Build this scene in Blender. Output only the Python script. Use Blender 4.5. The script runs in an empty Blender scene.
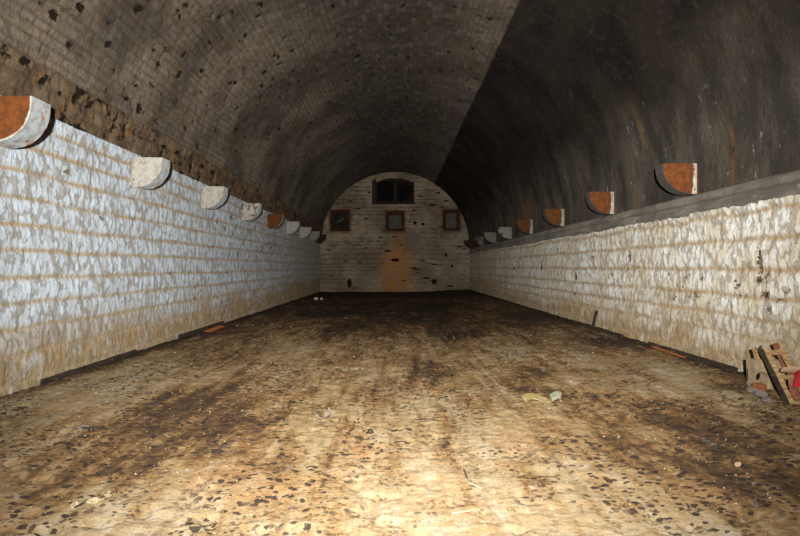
import bpy, math, random
import numpy as np
rng = random.Random(7)
COL = bpy.context.scene.collection
HW = 4.70          # half width of the chamber
ZC = 2.80          # springing height of the vault
YE = 38.2          # end wall
EYE = 1.55

# ------------------------------------------------------------------ noise
def _h(ix, iy, s):
    h = (ix.astype(np.int64)*374761393 + iy.astype(np.int64)*668265263 + s*974634777) & 0xffffffff
    h = ((h ^ (h >> 13))*1274126177) & 0xffffffff
    h = ((h ^ (h >> 16))*2246822519) & 0xffffffff
    return ((h ^ (h >> 15)) & 0xffffff)/float(0xffffff)
def vn(x, y, s=0):
    x = np.asarray(x, float); y = np.asarray(y, float)
    ix = np.floor(x); iy = np.floor(y); fx = x-ix; fy = y-iy
    fx = fx*fx*(3-2*fx); fy = fy*fy*(3-2*fy)
    a = _h(ix, iy, s); b = _h(ix+1, iy, s); c = _h(ix, iy+1, s); d = _h(ix+1, iy+1, s)
    return (a*(1-fx)+b*fx)*(1-fy)+(c*(1-fx)+d*fx)*fy
def fbm(x, y, s=0, o=4, g=.5):
    t = 0; a = 1; n = 0
    for k in range(o):
        t = t+a*vn(x*2**k+k*7.3, y*2**k-k*3.1, s+k*17); n += a; a *= g
    return t/n
def ridge(x, y, s=0, o=3):
    t = 0; a = 1; n = 0
    for k in range(o):
        t = t+a*(1-np.abs(2*vn(x*2**k, y*2**k, s+k*31)-1)); n += a; a *= .5
    return t/n
def ss(a, b, x):
    t = np.clip((x-a)/(b-a), 0, 1); return t*t*(3-2*t)
def gauss(d, w): return np.exp(-(d/w)**2)

def courses(U, V, edges, seed, wmin, wmax, warp=.03):
    """distance to the nearest bed joint, to the nearest cross joint, and a random number per block"""
    V = V+warp*(fbm(U*1.1, V*.6, seed+5, 3)-.5)*2
    U = U+.05*(fbm(U*2, V*4, seed+9, 2)-.5)*2
    e = np.asarray(edges)
    k = np.clip(np.searchsorted(e, V)-1, 0, len(e)-2)
    dh = np.minimum(np.abs(V-e[k]), np.abs(e[k+1]-V))
    dv = np.ones_like(U); rid = np.zeros_like(U)
    r = random.Random(seed)
    u0, u1 = U.min()-1, U.max()+1
    for c in range(len(e)-1):
        js = [u0+r.random()*wmax]
        while js[-1] < u1: js.append(js[-1]+r.uniform(wmin, wmax))
        js = np.array([u0-2]+js)
        m = k == c
        if not m.any(): continue
        uu = U[m]; i = np.clip(np.searchsorted(js, uu)-1, 0, len(js)-2)
        dv[m] = np.minimum(np.abs(uu-js[i]), np.abs(js[i+1]-uu))
        rid[m] = _h(i.astype(float), np.full(i.shape, float(c)), seed)
    return dh, dv, rid

# ------------------------------------------------------------------ mesh helpers
def mesh_obj(name, V, F, attrs=None, mat=None, parent=None, smooth=True):
    me = bpy.data.meshes.new(name)
    me.from_pydata([tuple(v) for v in V] if not isinstance(V, np.ndarray) else V.tolist(), [], F if isinstance(F, list) else F.tolist())
    if attrs:
        for k, a in attrs.items():
            at = me.attributes.new(k, 'FLOAT', 'POINT')
            at.data.foreach_set('value', np.ascontiguousarray(a, dtype=np.float32).ravel())
    me.polygons.foreach_set('use_smooth', [smooth]*len(me.polygons))
    me.validate(); me.update()
    o = bpy.data.objects.new(name, me); COL.objects.link(o)
    if mat: me.materials.append(mat)
    if parent: o.parent = parent
    return o
def grid_obj(name, P, attrs, mat, flip=False, keep=None, parent=None):
    n, m = P.shape[:2]
    idx = np.arange(n*m).reshape(n, m)
    a, b, c, d = idx[:-1, :-1], idx[1:, :-1], idx[1:, 1:], idx[:-1, 1:]
    F = np.stack([a, d, c, b] if flip else [a, b, c, d], -1).reshape(-1, 4)
    if keep is not None: F = F[keep.ravel()]
    V = P.reshape(-1, 3)
    at = {k: np.asarray(v).reshape(-1) for k, v in attrs.items()}
    if keep is not None:
        used = np.unique(F); remap = np.zeros(len(V), int); remap[used] = np.arange(len(used))
        V = V[used]; F = remap[F]; at = {k: v[used] for k, v in at.items()}
    return mesh_obj(name, V, F, at, mat, parent)
def steps(y0, y1, k=.00032, lo=.022, hi=.11):
    ys = [y0]
    while ys[-1] < y1:
        y = ys[-1]
        ys.append(y+(.08 if y < 2.5 else min(hi, max(lo, k*y*y))))
    ys[-1] = y1
    return np.array(ys)
def tag(o, label=None, cat=None, group=None, kind=None):
    if label: o['label'] = label
    if cat: o['category'] = cat
    if group: o['group'] = group
    if kind: o['kind'] = kind
    return o
def struct(o): o['kind'] = 'structure'; return o
def empty(name, loc, rot=(0, 0, 0)):
    o = bpy.data.objects.new(name, None); COL.objects.link(o)
    o.location = loc; o.rotation_euler = rot; o.empty_display_size = .1
    return o

# ------------------------------------------------------------------ material helpers
class NT:
    def __init__(s, name, rough=.9, spec=.25, drough=1.0):
        s.m = bpy.data.materials.new(name); s.m.use_nodes = True
        s.t = s.m.node_tree; s.b = s.t.nodes['Principled BSDF']
        s.b.inputs['Roughness'].default_value = rough
        s.b.inputs['Specular IOR Level'].default_value = spec
        s.b.inputs['Diffuse Roughness'].default_value = drough
        s.co = s.t.nodes.new('ShaderNodeTexCoord').outputs['Object']
    def n(s, k): return s.t.nodes.new(k)
    def l(s, a, b): s.t.links.new(a, b)
    def mapv(s, sc, loc=(0, 0, 0)):
        m = s.n('ShaderNodeMapping'); m.inputs['Scale'].default_value = sc; m.inputs['Location'].default_value = loc
        s.l(s.co, m.inputs['Vector']); return m.outputs[0]
    def noise(s, sc, det=5, rough=.55, scale=(1, 1, 1), loc=(0, 0, 0), dist=0):
        t = s.n('ShaderNodeTexNoise'); t.inputs['Scale'].default_value = sc
        t.inputs['Detail'].default_value = det; t.inputs['Roughness'].default_value = rough
        t.inputs['Distortion'].default_value = dist
        s.l(s.mapv(scale, loc), t.inputs['Vector']); return t.outputs['Fac']
    def voro(s, sc, scale=(1, 1, 1), loc=(0, 0, 0), feature='F1', rand=1):
        t = s.n('ShaderNodeTexVoronoi'); t.feature = feature; t.inputs['Scale'].default_value = sc
        t.inputs['Randomness'].default_value = rand
        s.l(s.mapv(scale, loc), t.inputs['Vector']); return t.outputs['Distance']
    def attr(s, name):
        a = s.n('ShaderNodeAttribute'); a.attribute_name = name; return a.outputs['Fac']
    def step(s, v, a, b, lo=0., hi=1.):
        m = s.n('ShaderNodeMapRange'); m.interpolation_type = 'SMOOTHSTEP'
        for k, x in (('From Min', a), ('From Max', b), ('To Min', lo), ('To Max', hi)): m.inputs[k].default_value = x
        s.l(v, m.inputs['Value']); return m.outputs[0]
    def math(s, op, a, b=None):
        m = s.n('ShaderNodeMath'); m.operation = op
        for i, x in enumerate((a, b)):
            if x is None: continue
            if isinstance(x, (int, float)): m.inputs[i].default_value = x
            else: s.l(x, m.inputs[i])
        return m.outputs[0]
    def mix(s, f, a, b, mode='MIX'):
        m = s.n('ShaderNodeMix'); m.data_type = 'RGBA'; m.blend_type = mode
        if isinstance(f, (int, float)): m.inputs[0].default_value = f
        else: s.l(f, m.inputs[0])
        for i, x in ((6, a), (7, b)):
            if isinstance(x, tuple): m.inputs[i].default_value = (*x, 1)
            else: s.l(x, m.inputs[i])
        return m.outputs[2]
    def done(s, c, bump=None, strength=.5, dist=.02):
        if isinstance(c, tuple): s.b.inputs['Base Color'].default_value = (*c, 1)
        else: s.l(c, s.b.inputs['Base Color'])
        if bump is not None:
            b = s.n('ShaderNodeBump'); b.inputs['Strength'].default_value = strength; b.inputs['Distance'].default_value = dist
            s.l(bump, b.inputs['Height']); s.l(b.outputs[0], s.b.inputs['Normal'])
        return s.m

def mat_whitewash(name, white, white2, tan, tanamt, hiamt):
    m = NT(name)
    big = m.noise(1.1, 4); med = m.noise(6, 5, .65); fine = m.noise(38, 4, .7)
    c = m.mix(m.step(big, .4, .62), white, white2)
    c = m.mix(m.math('MULTIPLY', m.step(med, .50, .68), hiamt), c, tan)
    ver = m.noise(9, 4, .7, (1, 1, .35), (5, 2, 1))
    c = m.mix(m.math('MULTIPLY', m.step(ver, .54, .72), hiamt*.7), c, (.36, .28, .18))
    lowf = m.math('MULTIPLY', m.attr('low'), m.step(m.noise(4, 5, .7, (1, 1, .6)), .22, .55))
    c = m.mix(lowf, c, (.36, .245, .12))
    mort = m.math('MULTIPLY', m.attr('mortar'), m.step(med, .25, .5, .45, 1))
    c = m.mix(mort, c, (.43, .32, .19))
    pn = m.noise(26, 4, .75, (1, 1, 1), (8, 8, 2))
    pf = m.step(m.math('ADD', m.attr('pit'), m.math('MULTIPLY', pn, 2.4)), 1.66, 1.78)
    c = m.mix(pf, c, (.05, .026, .012))
    spot = m.step(m.noise(7, 6, .7, (1, 1, 1), (3, 9, 4)), .69, .73)
    c = m.mix(m.math('MULTIPLY', spot, .85), c, (.13, .07, .035))
    sk = m.noise(13, 5, .7, (1, 1, .30), (1, 1, 9))
    c = m.mix(m.math('MULTIPLY', m.step(sk, .50, .66), hiamt*.75), c, (tan[0]*.62, tan[1]*.58, tan[2]*.50))
    c = m.mix(m.math('MULTIPLY', m.step(m.noise(24, 4, .7, (1, 1, .6), (4, 4, 9)), .56, .64), .40), c, (.34, .31, .26))
    h = m.math('ADD', m.math('MULTIPLY', fine, .45), m.math('MULTIPLY', m.noise(15, 6, .75, (1, 1, .40)), .9))
    v1 = m.n('ShaderNodeTexVoronoi'); v1.inputs['Scale'].default_value = 10
    wv = m.n('ShaderNodeVectorMath'); wv.operation = 'MULTIPLY_ADD'; nz = m.n('ShaderNodeTexNoise'); nz.inputs['Scale'].default_value = 12; nz.inputs['Detail'].default_value = 4
    m.l(m.co, nz.inputs['Vector']); m.l(nz.outputs['Color'], wv.inputs[0]); wv.inputs[1].default_value = (.12, .12, .12); m.l(m.mapv((1, 1, .6)), wv.inputs[2])
    m.l(wv.outputs[0], v1.inputs['Vector'])
    h = m.math('ADD', h, m.math('MULTIPLY', v1.outputs['Distance'], .75))
    v2 = m.n('ShaderNodeTexVoronoi'); v2.inputs['Scale'].default_value = 23; m.l(wv.outputs[0], v2.inputs['Vector'])
    h = m.math('ADD', h, m.math('MULTIPLY', v2.outputs['Distance'], .5))
    crk = m.step(m.math('ADD', v1.outputs['Distance'], m.math('MULTIPLY', fine, .25)), .62, .80)
    c = m.mix(m.math('MULTIPLY', crk, .6), c, (.24, .19, .13))
    return m.done(c, h, .75, .032)
M_WL = mat_whitewash('whitewashed stone cool', (.57, .655, .745), (.50, .57, .64), (.50, .42, .31), .5, .28)
M_WR = mat_whitewash('whitewashed stone warm', (.74, .755, .74), (.64, .60, .50), (.54, .41, .23), .5, .52)

def mat_end():
    m = NT('whitewashed brick end wall')
    med = m.noise(2.6, 5, .65); fine = m.noise(14, 4, .7)
    c = m.mix(m.step(m.noise(.7, 4), .35, .65), (.54, .44, .325), (.31, .245, .175))
    c = m.mix(m.math('MULTIPLY', m.step(med, .5, .7), .5), c, (.26, .20, .14))
    c = m.mix(m.math('MULTIPLY', m.attr('mortar'), m.step(fine, .3, .6, .3, .95)), c, (.09, .06, .04))
    c = m.mix(m.step(m.noise(4.5, 5, .75, (.6, 1, 2)), .56, .64, 0, .7), c, (.10, .065, .04))
    st = m.math('MULTIPLY', m.attr('stain'), m.step(m.noise(2.2, 6, .75, (1, 1, .7)), .32, .62, .25, .95))
    c = m.mix(st, c, (.66, .30, .075))
    c = m.mix(m.attr('low'), c, (.30, .20, .06))
    c = m.mix(m.attr('brown'), c, (.20, .075, .03))
    pn = m.noise(7, 4, .75, (1, 1, 1.6), (8, 8, 2))
    c = m.mix(m.step(m.math('ADD', m.attr('pit'), m.math('MULTIPLY', pn, 1.6)), 1.22, 1.34), c, (.03, .015, .01))
    return m.done(c, m.math('ADD', fine, med), 1.0, .07)
M_END = mat_end()

def mat_vault():
    m = NT('vault masonry', .92, .2)
    med = m.noise(2.2, 5, .65); fine = m.noise(16, 5, .7)
    # left and crown: grey-brown brick
    a = m.mix(m.step(m.noise(.45, 4), .36, .64), (.23, .185, .135), (.085, .068, .052))
    a = m.mix(m.math('MULTIPLY', m.step(m.noise(9, 5, .75, (1, .35, 1), (2, 2, 8)), .50, .66), .55), a, (.045, .038, .032))
    a = m.mix(m.step(m.noise(3.6, 6, .75, (1, .8, 1), (5, 5, 5)), .53, .66, 0, .75), a, (.050, .036, .024))
    a = m.mix(m.math('MULTIPLY', m.attr('crown'), .85), a, (.042, .034, .027))  # flash falloff at the crown is darkened into the colour
    a = m.mix(m.math('MULTIPLY', m.step(med, .46, .7), .6), a, (.125, .082, .042))
    a = m.mix(m.attr('rnd'), a, (.21, .19, .165))
    a = m.mix(m.math('MULTIPLY', m.attr('mortar'), .55), a, (.040, .033, .027))
    # left rubble band
    b = m.mix(m.step(med, .35, .68), (.10, .064, .036), (.20, .14, .088))
    b = m.mix(m.step(m.noise(3.2, 5, .7, (1, 1, 1), (9, 1, 3)), .57, .65), b, (.27, .13, .035))
    b = m.mix(m.step(m.noise(3.0, 5, .7, (1, 1, 1), (1, 7, 2)), .55, .66), b, (.035, .028, .022))
    b = m.mix(m.math('MULTIPLY', m.attr('mortar'), .5), b, (.05, .04, .03))
    # right: smooth dark render
    r = m.mix(m.step(m.noise(.8, 5, .6), .35, .7), (.010, .0075, .006), (.027, .020, .015))
    r = m.mix(m.step(m.noise(11, 5, .75, (1, .6, .6), (1, 3, 3)), .50, .68, 0, .5), r, (.055, .042, .032))
    r = m.mix(m.math('MULTIPLY', m.step(m.noise(5, 5, .7, (1, .3, .3)), .58, .75), .5), r, (.065, .054, .043))
    # right lower band: dirty grey render
    q = m.mix(m.step(m.noise(1.6, 5, .7, (1, 1, .4)), .35, .66), (.045, .040, .034), (.125, .105, .082))
    q = m.mix(m.step(m.noise(9, 5, .75, (1, 1, .6), (1, 3, 3)), .50, .66, 0, .6), q, (.05, .042, .034))
    q = m.mix(m.step(m.noise(1.3, 4, .6, (1, 1, .3), (4, 4, 4)), .56, .7), q, (.17, .10, .05))
    q = m.mix(m.math('MULTIPLY', m.step(m.noise(5, 5, .75, (1, 1, .6), (2, 8, 1)), .62, .68), .8), q, (.30, .29, .27))
    q = m.mix(m.step(m.noise(7, 5, .75, (1, 1, 1), (8, 2, 5)), .62, .7), q, (.03, .025, .02))
    c = m.mix(m.attr('band'), a, b)
    c = m.mix(m.attr('dark_tone'), c, r)
    c = m.mix(m.attr('render'), c, q)
    pn = m.noise(11, 4, .75, (1, 1, 1), (8, 8, 2))
    c = m.mix(m.step(m.math('ADD', m.attr('pit'), m.math('MULTIPLY', pn, 1.6)), 1.26, 1.42), c, (.014, .009, .006))
    return m.done(c, m.math('ADD', m.math('MULTIPLY', fine, .9), med), 1.0, .06)
M_VAULT = mat_vault()

def mat_ledge():
    m = NT('grey stone string course')
    c = m.mix(m.step(m.noise(1.7, 5, .7, (1, .5, 2)), .35, .65), (.17, .155, .13), (.095, .085, .073))
    c = m.mix(m.step(m.noise(4, 5, .7, (1, .3, 2), (3, 1, 1)), .58, .7), c, (.30, .26, .20))
    c = m.mix(m.attr('mortar'), c, (.05, .042, .035))
    return m.done(c, m.noise(14, 5, .7, (1, .5, 1)), .8, .03)
M_LEDGE = mat_ledge()

def mat_floor():
    m = NT('filthy floor boards', .75, .3)
    patch = m.noise(.6, 5, .62, (1, .35, 1)); mid = m.noise(3.2, 6, .68, (1, .38, 1)); fine = m.noise(17, 6, .72)
    mot = m.noise(8, 5, .75, (.8, 1, 1), (4, 1, 7))
    v = m.math('ADD', m.math('MULTIPLY', patch, .30), m.math('ADD', m.math('MULTIPLY', mid, .26), m.math('ADD', m.math('MULTIPLY', fine, .20), m.math('MULTIPLY', mot, .24))))
    v = m.math('ADD', v, m.math('MULTIPLY', m.math('SUBTRACT', m.noise(7, 4, .6, (1, .07, 1), (3, 2, 2)), .5), .26))
    v = m.math('SUBTRACT', v, m.math('MULTIPLY', m.attr('grime_far_dark'), .14))
    v = m.math('ADD', v, m.math('MULTIPLY', m.attr('clean'), .055))
    v = m.math('ADD', m.math('MULTIPLY', m.math('SUBTRACT', v, .5), 1.1), .485)
    rp = m.n('ShaderNodeValToRGB'); cr = rp.color_ramp; cr.interpolation = 'LINEAR'
    cr.elements[0].position = .30; cr.elements[0].color = (.022, .014, .009, 1)
    cr.elements[1].position = .66; cr.elements[1].color = (.29, .265, .22, 1)
    for p, c in ((.385, (.07, .038, .016)), (.435, (.155, .09, .036)), (.48, (.205, .138, .068)), (.55, (.255, .195, .115))):
        e = cr.elements.new(p); e.color = (*c, 1)
    m.l(v, rp.inputs[0]); c = rp.outputs[0]
    c = m.mix(m.step(m.noise(1.3, 5, .7, (1, 1, 1), (3, 3, 3)), .50, .70, 0, .38), c, (.25, .13, .055), 'MIX')
    c = m.mix(m.step(m.noise(3.3, 5, .7, (1, .5, 1), (7, 3, 3)), .60, .70, 0, .40), c, (.36, .36, .33))
    c = m.mix(m.attr('seam'), c, (.10, .065, .035))
    # black hollows gathered in patches
    def dots(sc, lo_, loc, sh=.9):
        vv = m.voro(sc, (1, 1, .05), loc)
        vv = m.math('ADD', vv, m.math('MULTIPLY', m.noise(sc*2.6, 3, .6, (1, 1, 1), loc), .55))
        vv = m.math('ADD', vv, m.math('MULTIPLY', m.noise(sc*.55, 2, .5, (1, 1, 1), (loc[1], loc[0], 3)), .8))
        return m.step(vv, lo_, lo_+.08, 1, 0)
    sp = m.math('MAXIMUM', dots(9.5, .87, (2, 5, 1)), dots(15, .90, (6, 1, 1)))
    gate = m.step(m.math('ADD', m.noise(1.0, 4, .6, (1, .6, 1), (12, 5, 1)), m.math('SUBTRACT', m.math('MULTIPLY', m.attr('grime_far_dark'), .16), m.math('MULTIPLY', m.attr('clean'), .10))), .42, .54)
    c = m.mix(m.math('MULTIPLY', m.math('MULTIPLY', sp, gate), .92), c, (.016, .012, .013))
    sp2 = m.math('MAXIMUM', dots(19, .90, (9, 5, 1)), m.step(m.noise(26, 3, .6, (1, 1, 1), (2, 25, 1)), .60, .65))
    c = m.mix(m.math('MULTIPLY', sp2, m.math('MULTIPLY', m.step(mid, .40, .56, 1, .25), .8)), c, (.04, .024, .014))
    wh = m.step(m.noise(31, 3, .6, (1, 1, 1), (6, 25, 1)), .71, .75)
    c = m.mix(m.math('MULTIPLY', wh, .9), c, (.62, .55, .42))
    c = m.mix(m.attr('floor_black'), c, (.012, .009, .007))
    h = m.math('ADD', m.math('MULTIPLY', m.noise(9, 5, .7), .8), m.math('MULTIPLY', fine, .5))
    return m.done(c, h, 1.0, .035)
M_FLOOR = mat_floor()

def simple(name, c1, c2, sc=8, rough=.8, bump=.4, dist=.006, c3=None, stretch=(1, 1, 1)):
    m = NT(name, rough, .3, .6)
    n = m.noise(sc, 5, .65, stretch)
    c = m.mix(m.step(n, .35, .65), c1, c2)
    if c3: c = m.mix(m.step(m.noise(sc*2.3, 5, .7, stretch, (4, 7, 1)), .58, .68), c, c3)
    return m.done(c, n, bump, dist)
def mat_corbel():
    m = NT('corbel stone', .85, .25)
    med = m.noise(9, 5, .7); fine = m.noise(30, 5, .7)
    w = m.mix(m.step(med, .4, .65), (.56, .55, .50), (.42, .385, .32))
    w = m.mix(m.attr('facing'), w, m.mix(m.step(med, .4, .65), (.33, .36, .38), (.22, .22, .21)))
    w = m.mix(m.step(m.noise(6, 5, .7, (1, 1, 1), (6, 1, 2)), .58, .64), w, (.30, .13, .05))
    o = m.mix(m.step(med, .35, .65), (.24, .075, .016), (.12, .042, .014))
    g = m.mix(m.step(med, .35, .65), (.018, .016, .014), (.035, .030, .025))
    e = m.math('ADD', m.attr('orange'), m.math('MULTIPLY', m.math('SUBTRACT', m.noise(5, 5, .75), .5), 1.7))
    c = m.mix(m.step(e, .42, .56), w, o)
    c = m.mix(m.attr('dark_tone'), c, g)
    return m.done(c, fine, .5, .012)
M_CORBEL = mat_corbel()
M_CHAR = simple('charred wood', (.022, .016, .012), (.05, .036, .024), 10, .85, .6, .01, (.12, .09, .06), (1, .2, 1))
M_PINE = simple('weathered pine', (.44, .30, .14), (.20, .11, .05), 18, .8, .6, .006, (.10, .055, .03), (.3, .3, 2))
M_REDW = simple('red stained wood', (.17, .06, .035), (.30, .14, .08), 10, .8, .3, .003, (.10, .05, .03))
M_PINK = simple('pinkish board', (.34, .20, .13), (.42, .28, .19), 10, .8, .3, .003)
M_STONE = simple('dirty block', (.36, .27, .16), (.24, .18, .12), 12, .9, .8, .02, (.12, .085, .06))
M_RUBBLE = simple('grey rubble', (.20, .165, .14), (.11, .09, .08), 16, .9, .8, .02, (.32, .27, .22))
M_BRICK = simple('orange brick', (.26, .09, .028), (.15, .06, .025), 22, .85, .5, .008)
M_CHIP = simple('pale mortar chip', (.52, .47, .37), (.40, .33, .24), 30, .8, .3, .004)
M_CRUMB = simple('brown crumb', (.42, .32, .18), (.14, .09, .05), 9, .85, .4, .004, (.66, .60, .48))
M_CARD = simple('yellow cardboard', (.20, .155, .05), (.30, .25, .12), 11, .7, .4, .004, (.34, .22, .06))
M_PAPER = simple('pale paper', (.21, .21, .15), (.31, .30, .21), 12, .7, .3, .004)
M_RED = simple('red cloth', (.42, .012, .02), (.26, .01, .015), 9, .7, .3, .004)
M_WHITE = simple('white plastic', (.78, .76, .68), (.66, .62, .52), 9, .6, .2, .003)
M_BARK = simple('pale bark', (.42, .36, .24), (.22, .15, .08), 40, .85, .7, .01, (.06, .04, .025))
M_STRAW = simple('straw', (.68, .58, .36), (.55, .42, .22), 20, .7, .2, .002)
M_RUSTP = simple('rusty metal', (.42, .12, .03), (.24, .07, .02), 9, .7, .4, .005)
M_DWOOD = simple('dark window wood', (.030, .020, .014), (.055, .032, .02), 5, .8, .4, .01)
M_SHUT = simple('grey shutter', (.07, .062, .058), (.045, .04, .038), 5, .8, .4, .01)
M_BLOCKUP = simple('grey infill', (.20, .18, .16), (.12, .105, .09), 3, .9, .8, .04, (.30, .28, .25))
M_FRAMEB = simple('rust brown brick frame', (.12, .04, .018), (.06, .026, .014), 4, .85, .8, .03, (.05, .025, .015))
M_VOID = simple('dim recess plaster', (.05, .042, .036), (.02, .017, .014), 2, .9, .5, .03)
def mat_glass():
    m = NT('dark interior glass', .75, .1, 0)
    return m.done(m.mix(m.step(m.noise(2, 4), .45, .65), (.006, .006, .006), (.030, .020, .016)))  # near-black panes carry the dark interior in their colour
M_GLASS = mat_glass()

# ------------------------------------------------------------------ SIDE WALLS
ys = steps(-3.0, YE+.05)
def pits(Y, Z, lst):
    p = np.zeros_like(Y)
    for (y, z, ry, rz, a) in lst:
        p = np.maximum(p, a*np.exp(-((Y-y)/ry)**2-((Z-z)/rz)**2))
    return p
def side_wall(side):
    left = side < 0
    ztop = 3.62 if left else 2.42
    zs = np.arange(-.25, ztop+.011, .021)
    Y, Z = np.meshgrid(ys, zs, indexing='ij')
    s = 100 if left else 200
    if left:
        edges = [-.6, -.25, .12, .46, .78, 1.10, 1.42, 1.76, 2.08, 2.42, 2.76, 3.08, 3.36, 3.70, 4.1]
    else:
        edges = [-.5, -.12, .28, .62, .88, 1.16, 1.52, 1.92, 2.28, 2.75]
    dh, dv, rid = courses(Y, Z, edges, s, .42, .85, .035)
    cj = 1+3*ss(.35, .6, fbm(Y*1.3, Z*1.7, s+21, 2))
    pil = 1-np.exp(-np.minimum(dh, (dv+.012)*1.3*cj)/.034)
    chisel = ridge(Y*7.5, Z*3.2, s+3, 3)
    rough = fbm(Y*5, Z*5, s+4, 4)
    d = pil*(.006+.030*rough+.014*chisel)+.014*(rid-.5)*pil+.020*(fbm(Y*20, Z*12, s+6, 2)-.5)+.014*(ridge(Y*11+Z*3, Z*5-Y*2, s+16, 2)-.5)
    d += .05*(fbm(Y*.35, Z*.8, s+8, 2)-.5)
    if left:
        pl = [(7.0, 3.18, .12, .05, 1.1), (7.4, 3.12, .1, .05, .9), (8.7, 2.9, .13, .05, .8), (9.1, 2.2, .1, .06, .5)]
        r = random.Random(3)
        for k in range(34):
            y = r.uniform(15.5, 24); pl.append((y, r.uniform(1.9, 3.0), .10, .09, r.uniform(.6, 1.05)))
        for k in range(26):
            pl.append((r.uniform(8, 36), r.uniform(.5, 3.2), r.uniform(.05, .16), r.uniform(.04, .09), r.uniform(.5, .9)))
    else:
        pl = [(7.82, 1.62, .06, .20, 1.1), (7.84, 1.38, .05, .08, .9), (7.66, 1.46, .07, .05, .8), (7.72, 1.2, .12, .06, 1.0), (7.62, 1.02, .07, .07, .9),
              (12.2, 1.75, .08, .16, .95), (12.3, 1.5, .08, .08, .8), (19.5, 1.55, .18, .17, 1), (15.8, 1.3, .14, .14, .9), (15.9, .85, .1, .08, .9), (24, 1.5, .2, .1, .9)]
        r = random.Random(5)
        for k in range(34):
            pl.append((r.uniform(7.2, 10.5), r.uniform(1.0, 1.5), r.uniform(.03, .10), r.uniform(.02, .04), r.uniform(.5, .95)))
        for k in range(30):
            pl.append((r.uniform(10, 36), r.uniform(.2, 2.1), r.uniform(.06, .16), r.uniform(.04, .09), r.uniform(.4, .9)))
    pit = pits(Y, Z, pl)*(.55+.8*fbm(Y*12, Z*12, s+11, 3))
    d -= .05*ss(.5, 1, pit)
    mort = gauss(dh, (.020+.026*fbm(Y*2, Z*3, s+22, 3)) if left else (.022+.028*fbm(Y*2, Z*3, s+22, 3)))+.38*gauss(dv, .016)/cj
    mort = np.clip(mort*(.6+.7*fbm(Y*1.5, Z*3, s+2, 3)), 0, 1)
    low = ss(1.15 if left else 1.1, .05, Z+.7*(fbm(Y*.8, Z*2, s+12, 3)-.5))*1.15
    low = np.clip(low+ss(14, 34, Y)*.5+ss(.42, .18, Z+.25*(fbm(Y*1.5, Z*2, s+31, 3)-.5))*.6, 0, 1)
    # jagged upper edge on the right-hand wall
    Zr = Z.copy()
    if not left:
        j = (fbm(Y[:, -1]*1.6, Y[:, -1]*0, 77, 4)-.5)*.14+(vn(Y[:, -1]*9, Y[:, -1]*0, 78)-.5)*.05
        Zr = Z+(ss(1.9, ztop, Z))*j[:, None]
        d = d*1.0+.0
        top = ss(ztop-.05, ztop, Z); d = d*(1-top)-.02*top
    X = side*(HW-d) if not left else -(HW-d)
    P = np.stack([X, Y, Zr], -1)
    o = grid_obj('wall_left' if left else 'wall_right', P, {'mortar': mort, 'low': low, 'pit': pit}, M_WL if left else M_WR, flip=left)
    struct(o)
side_wall(-1); side_wall(1)

# ------------------------------------------------------------------ STRING COURSE on the right
zs = np.arange(2.36, 2.785, .02)
Y, Z = np.meshgrid(ys, zs, indexing='ij')
t = (Z-2.36)/.42
dh, dv, rid = courses(Y, Z, [2.0, 3.2], 305, .9, 1.5, 0)
d = .055*ss(0, .12, t)*(1-ss(.62, .80, t))+.012*ss(.7, .8, t)-.012*gauss(t-.42, .05)
d = d+.018*(fbm(Y*3, Z*6, 301, 4)-.5)+.01*(fbm(Y*16, Z*16, 302, 2)-.5)-.006*gauss(dv, .012)
d = d-.03*ss(.62, .72, fbm(Y*1.8, Z*5, 309, 3))
P = np.stack([HW-d+.0*Y, Y, Z+.02*(fbm(Y*.5, Y*0, 303, 2)-.5)], -1)
struct(grid_obj('trim_1', P, {'mortar': np.clip(.25*gauss(dv, .014)+.6*gauss(t-.42, .04)+.8*gauss(t-.8, .05), 0, 1)}, M_LEDGE))

# ------------------------------------------------------------------ VAULT
A0 = math.degrees(0)   # right springing
th = np.radians(np.arange(-1.5, 181.01-9.0, .42))   # right springing over the crown to the left wall head
th = th[th <= np.radians(180-9.0)]
Y, T = np.meshgrid(ys, th, indexing='ij')
D = np.degrees(T)
S = T*HW                                   # arc length
edge = 58.3+.5*(fbm(Y*.3, Y*0, 401, 2)-.5)+.35*(vn(Y*4, D*2, 402)-.5)
dark_tone = ss(edge+.22, edge-.22, D)  # mask of the darker right side of the vault
rend = np.clip(ss(30, 4, D+16*(fbm(Y*.7, S*.9, 409, 4)-.5)), 0, .9)
lb = 180-16.2+.35*(fbm(Y*.9, Y*0, 403, 2)-.5)
band = ss(lb-.2, lb+.2, D)
# brick of the vault
eb = list(np.cumsum([0]+[random.Random(40+i).uniform(.105, .15) for i in range(140)])-.5)
dh, dv, rid = courses(Y, S, eb, 410, .18, .40, .05)
pb = 1-np.exp(-np.minimum(dh, dv)/.022)
dbrick = .020*pb+.05*(fbm(Y*7, S*8, 411, 4)-.5)+.018*(rid-.5)
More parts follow.
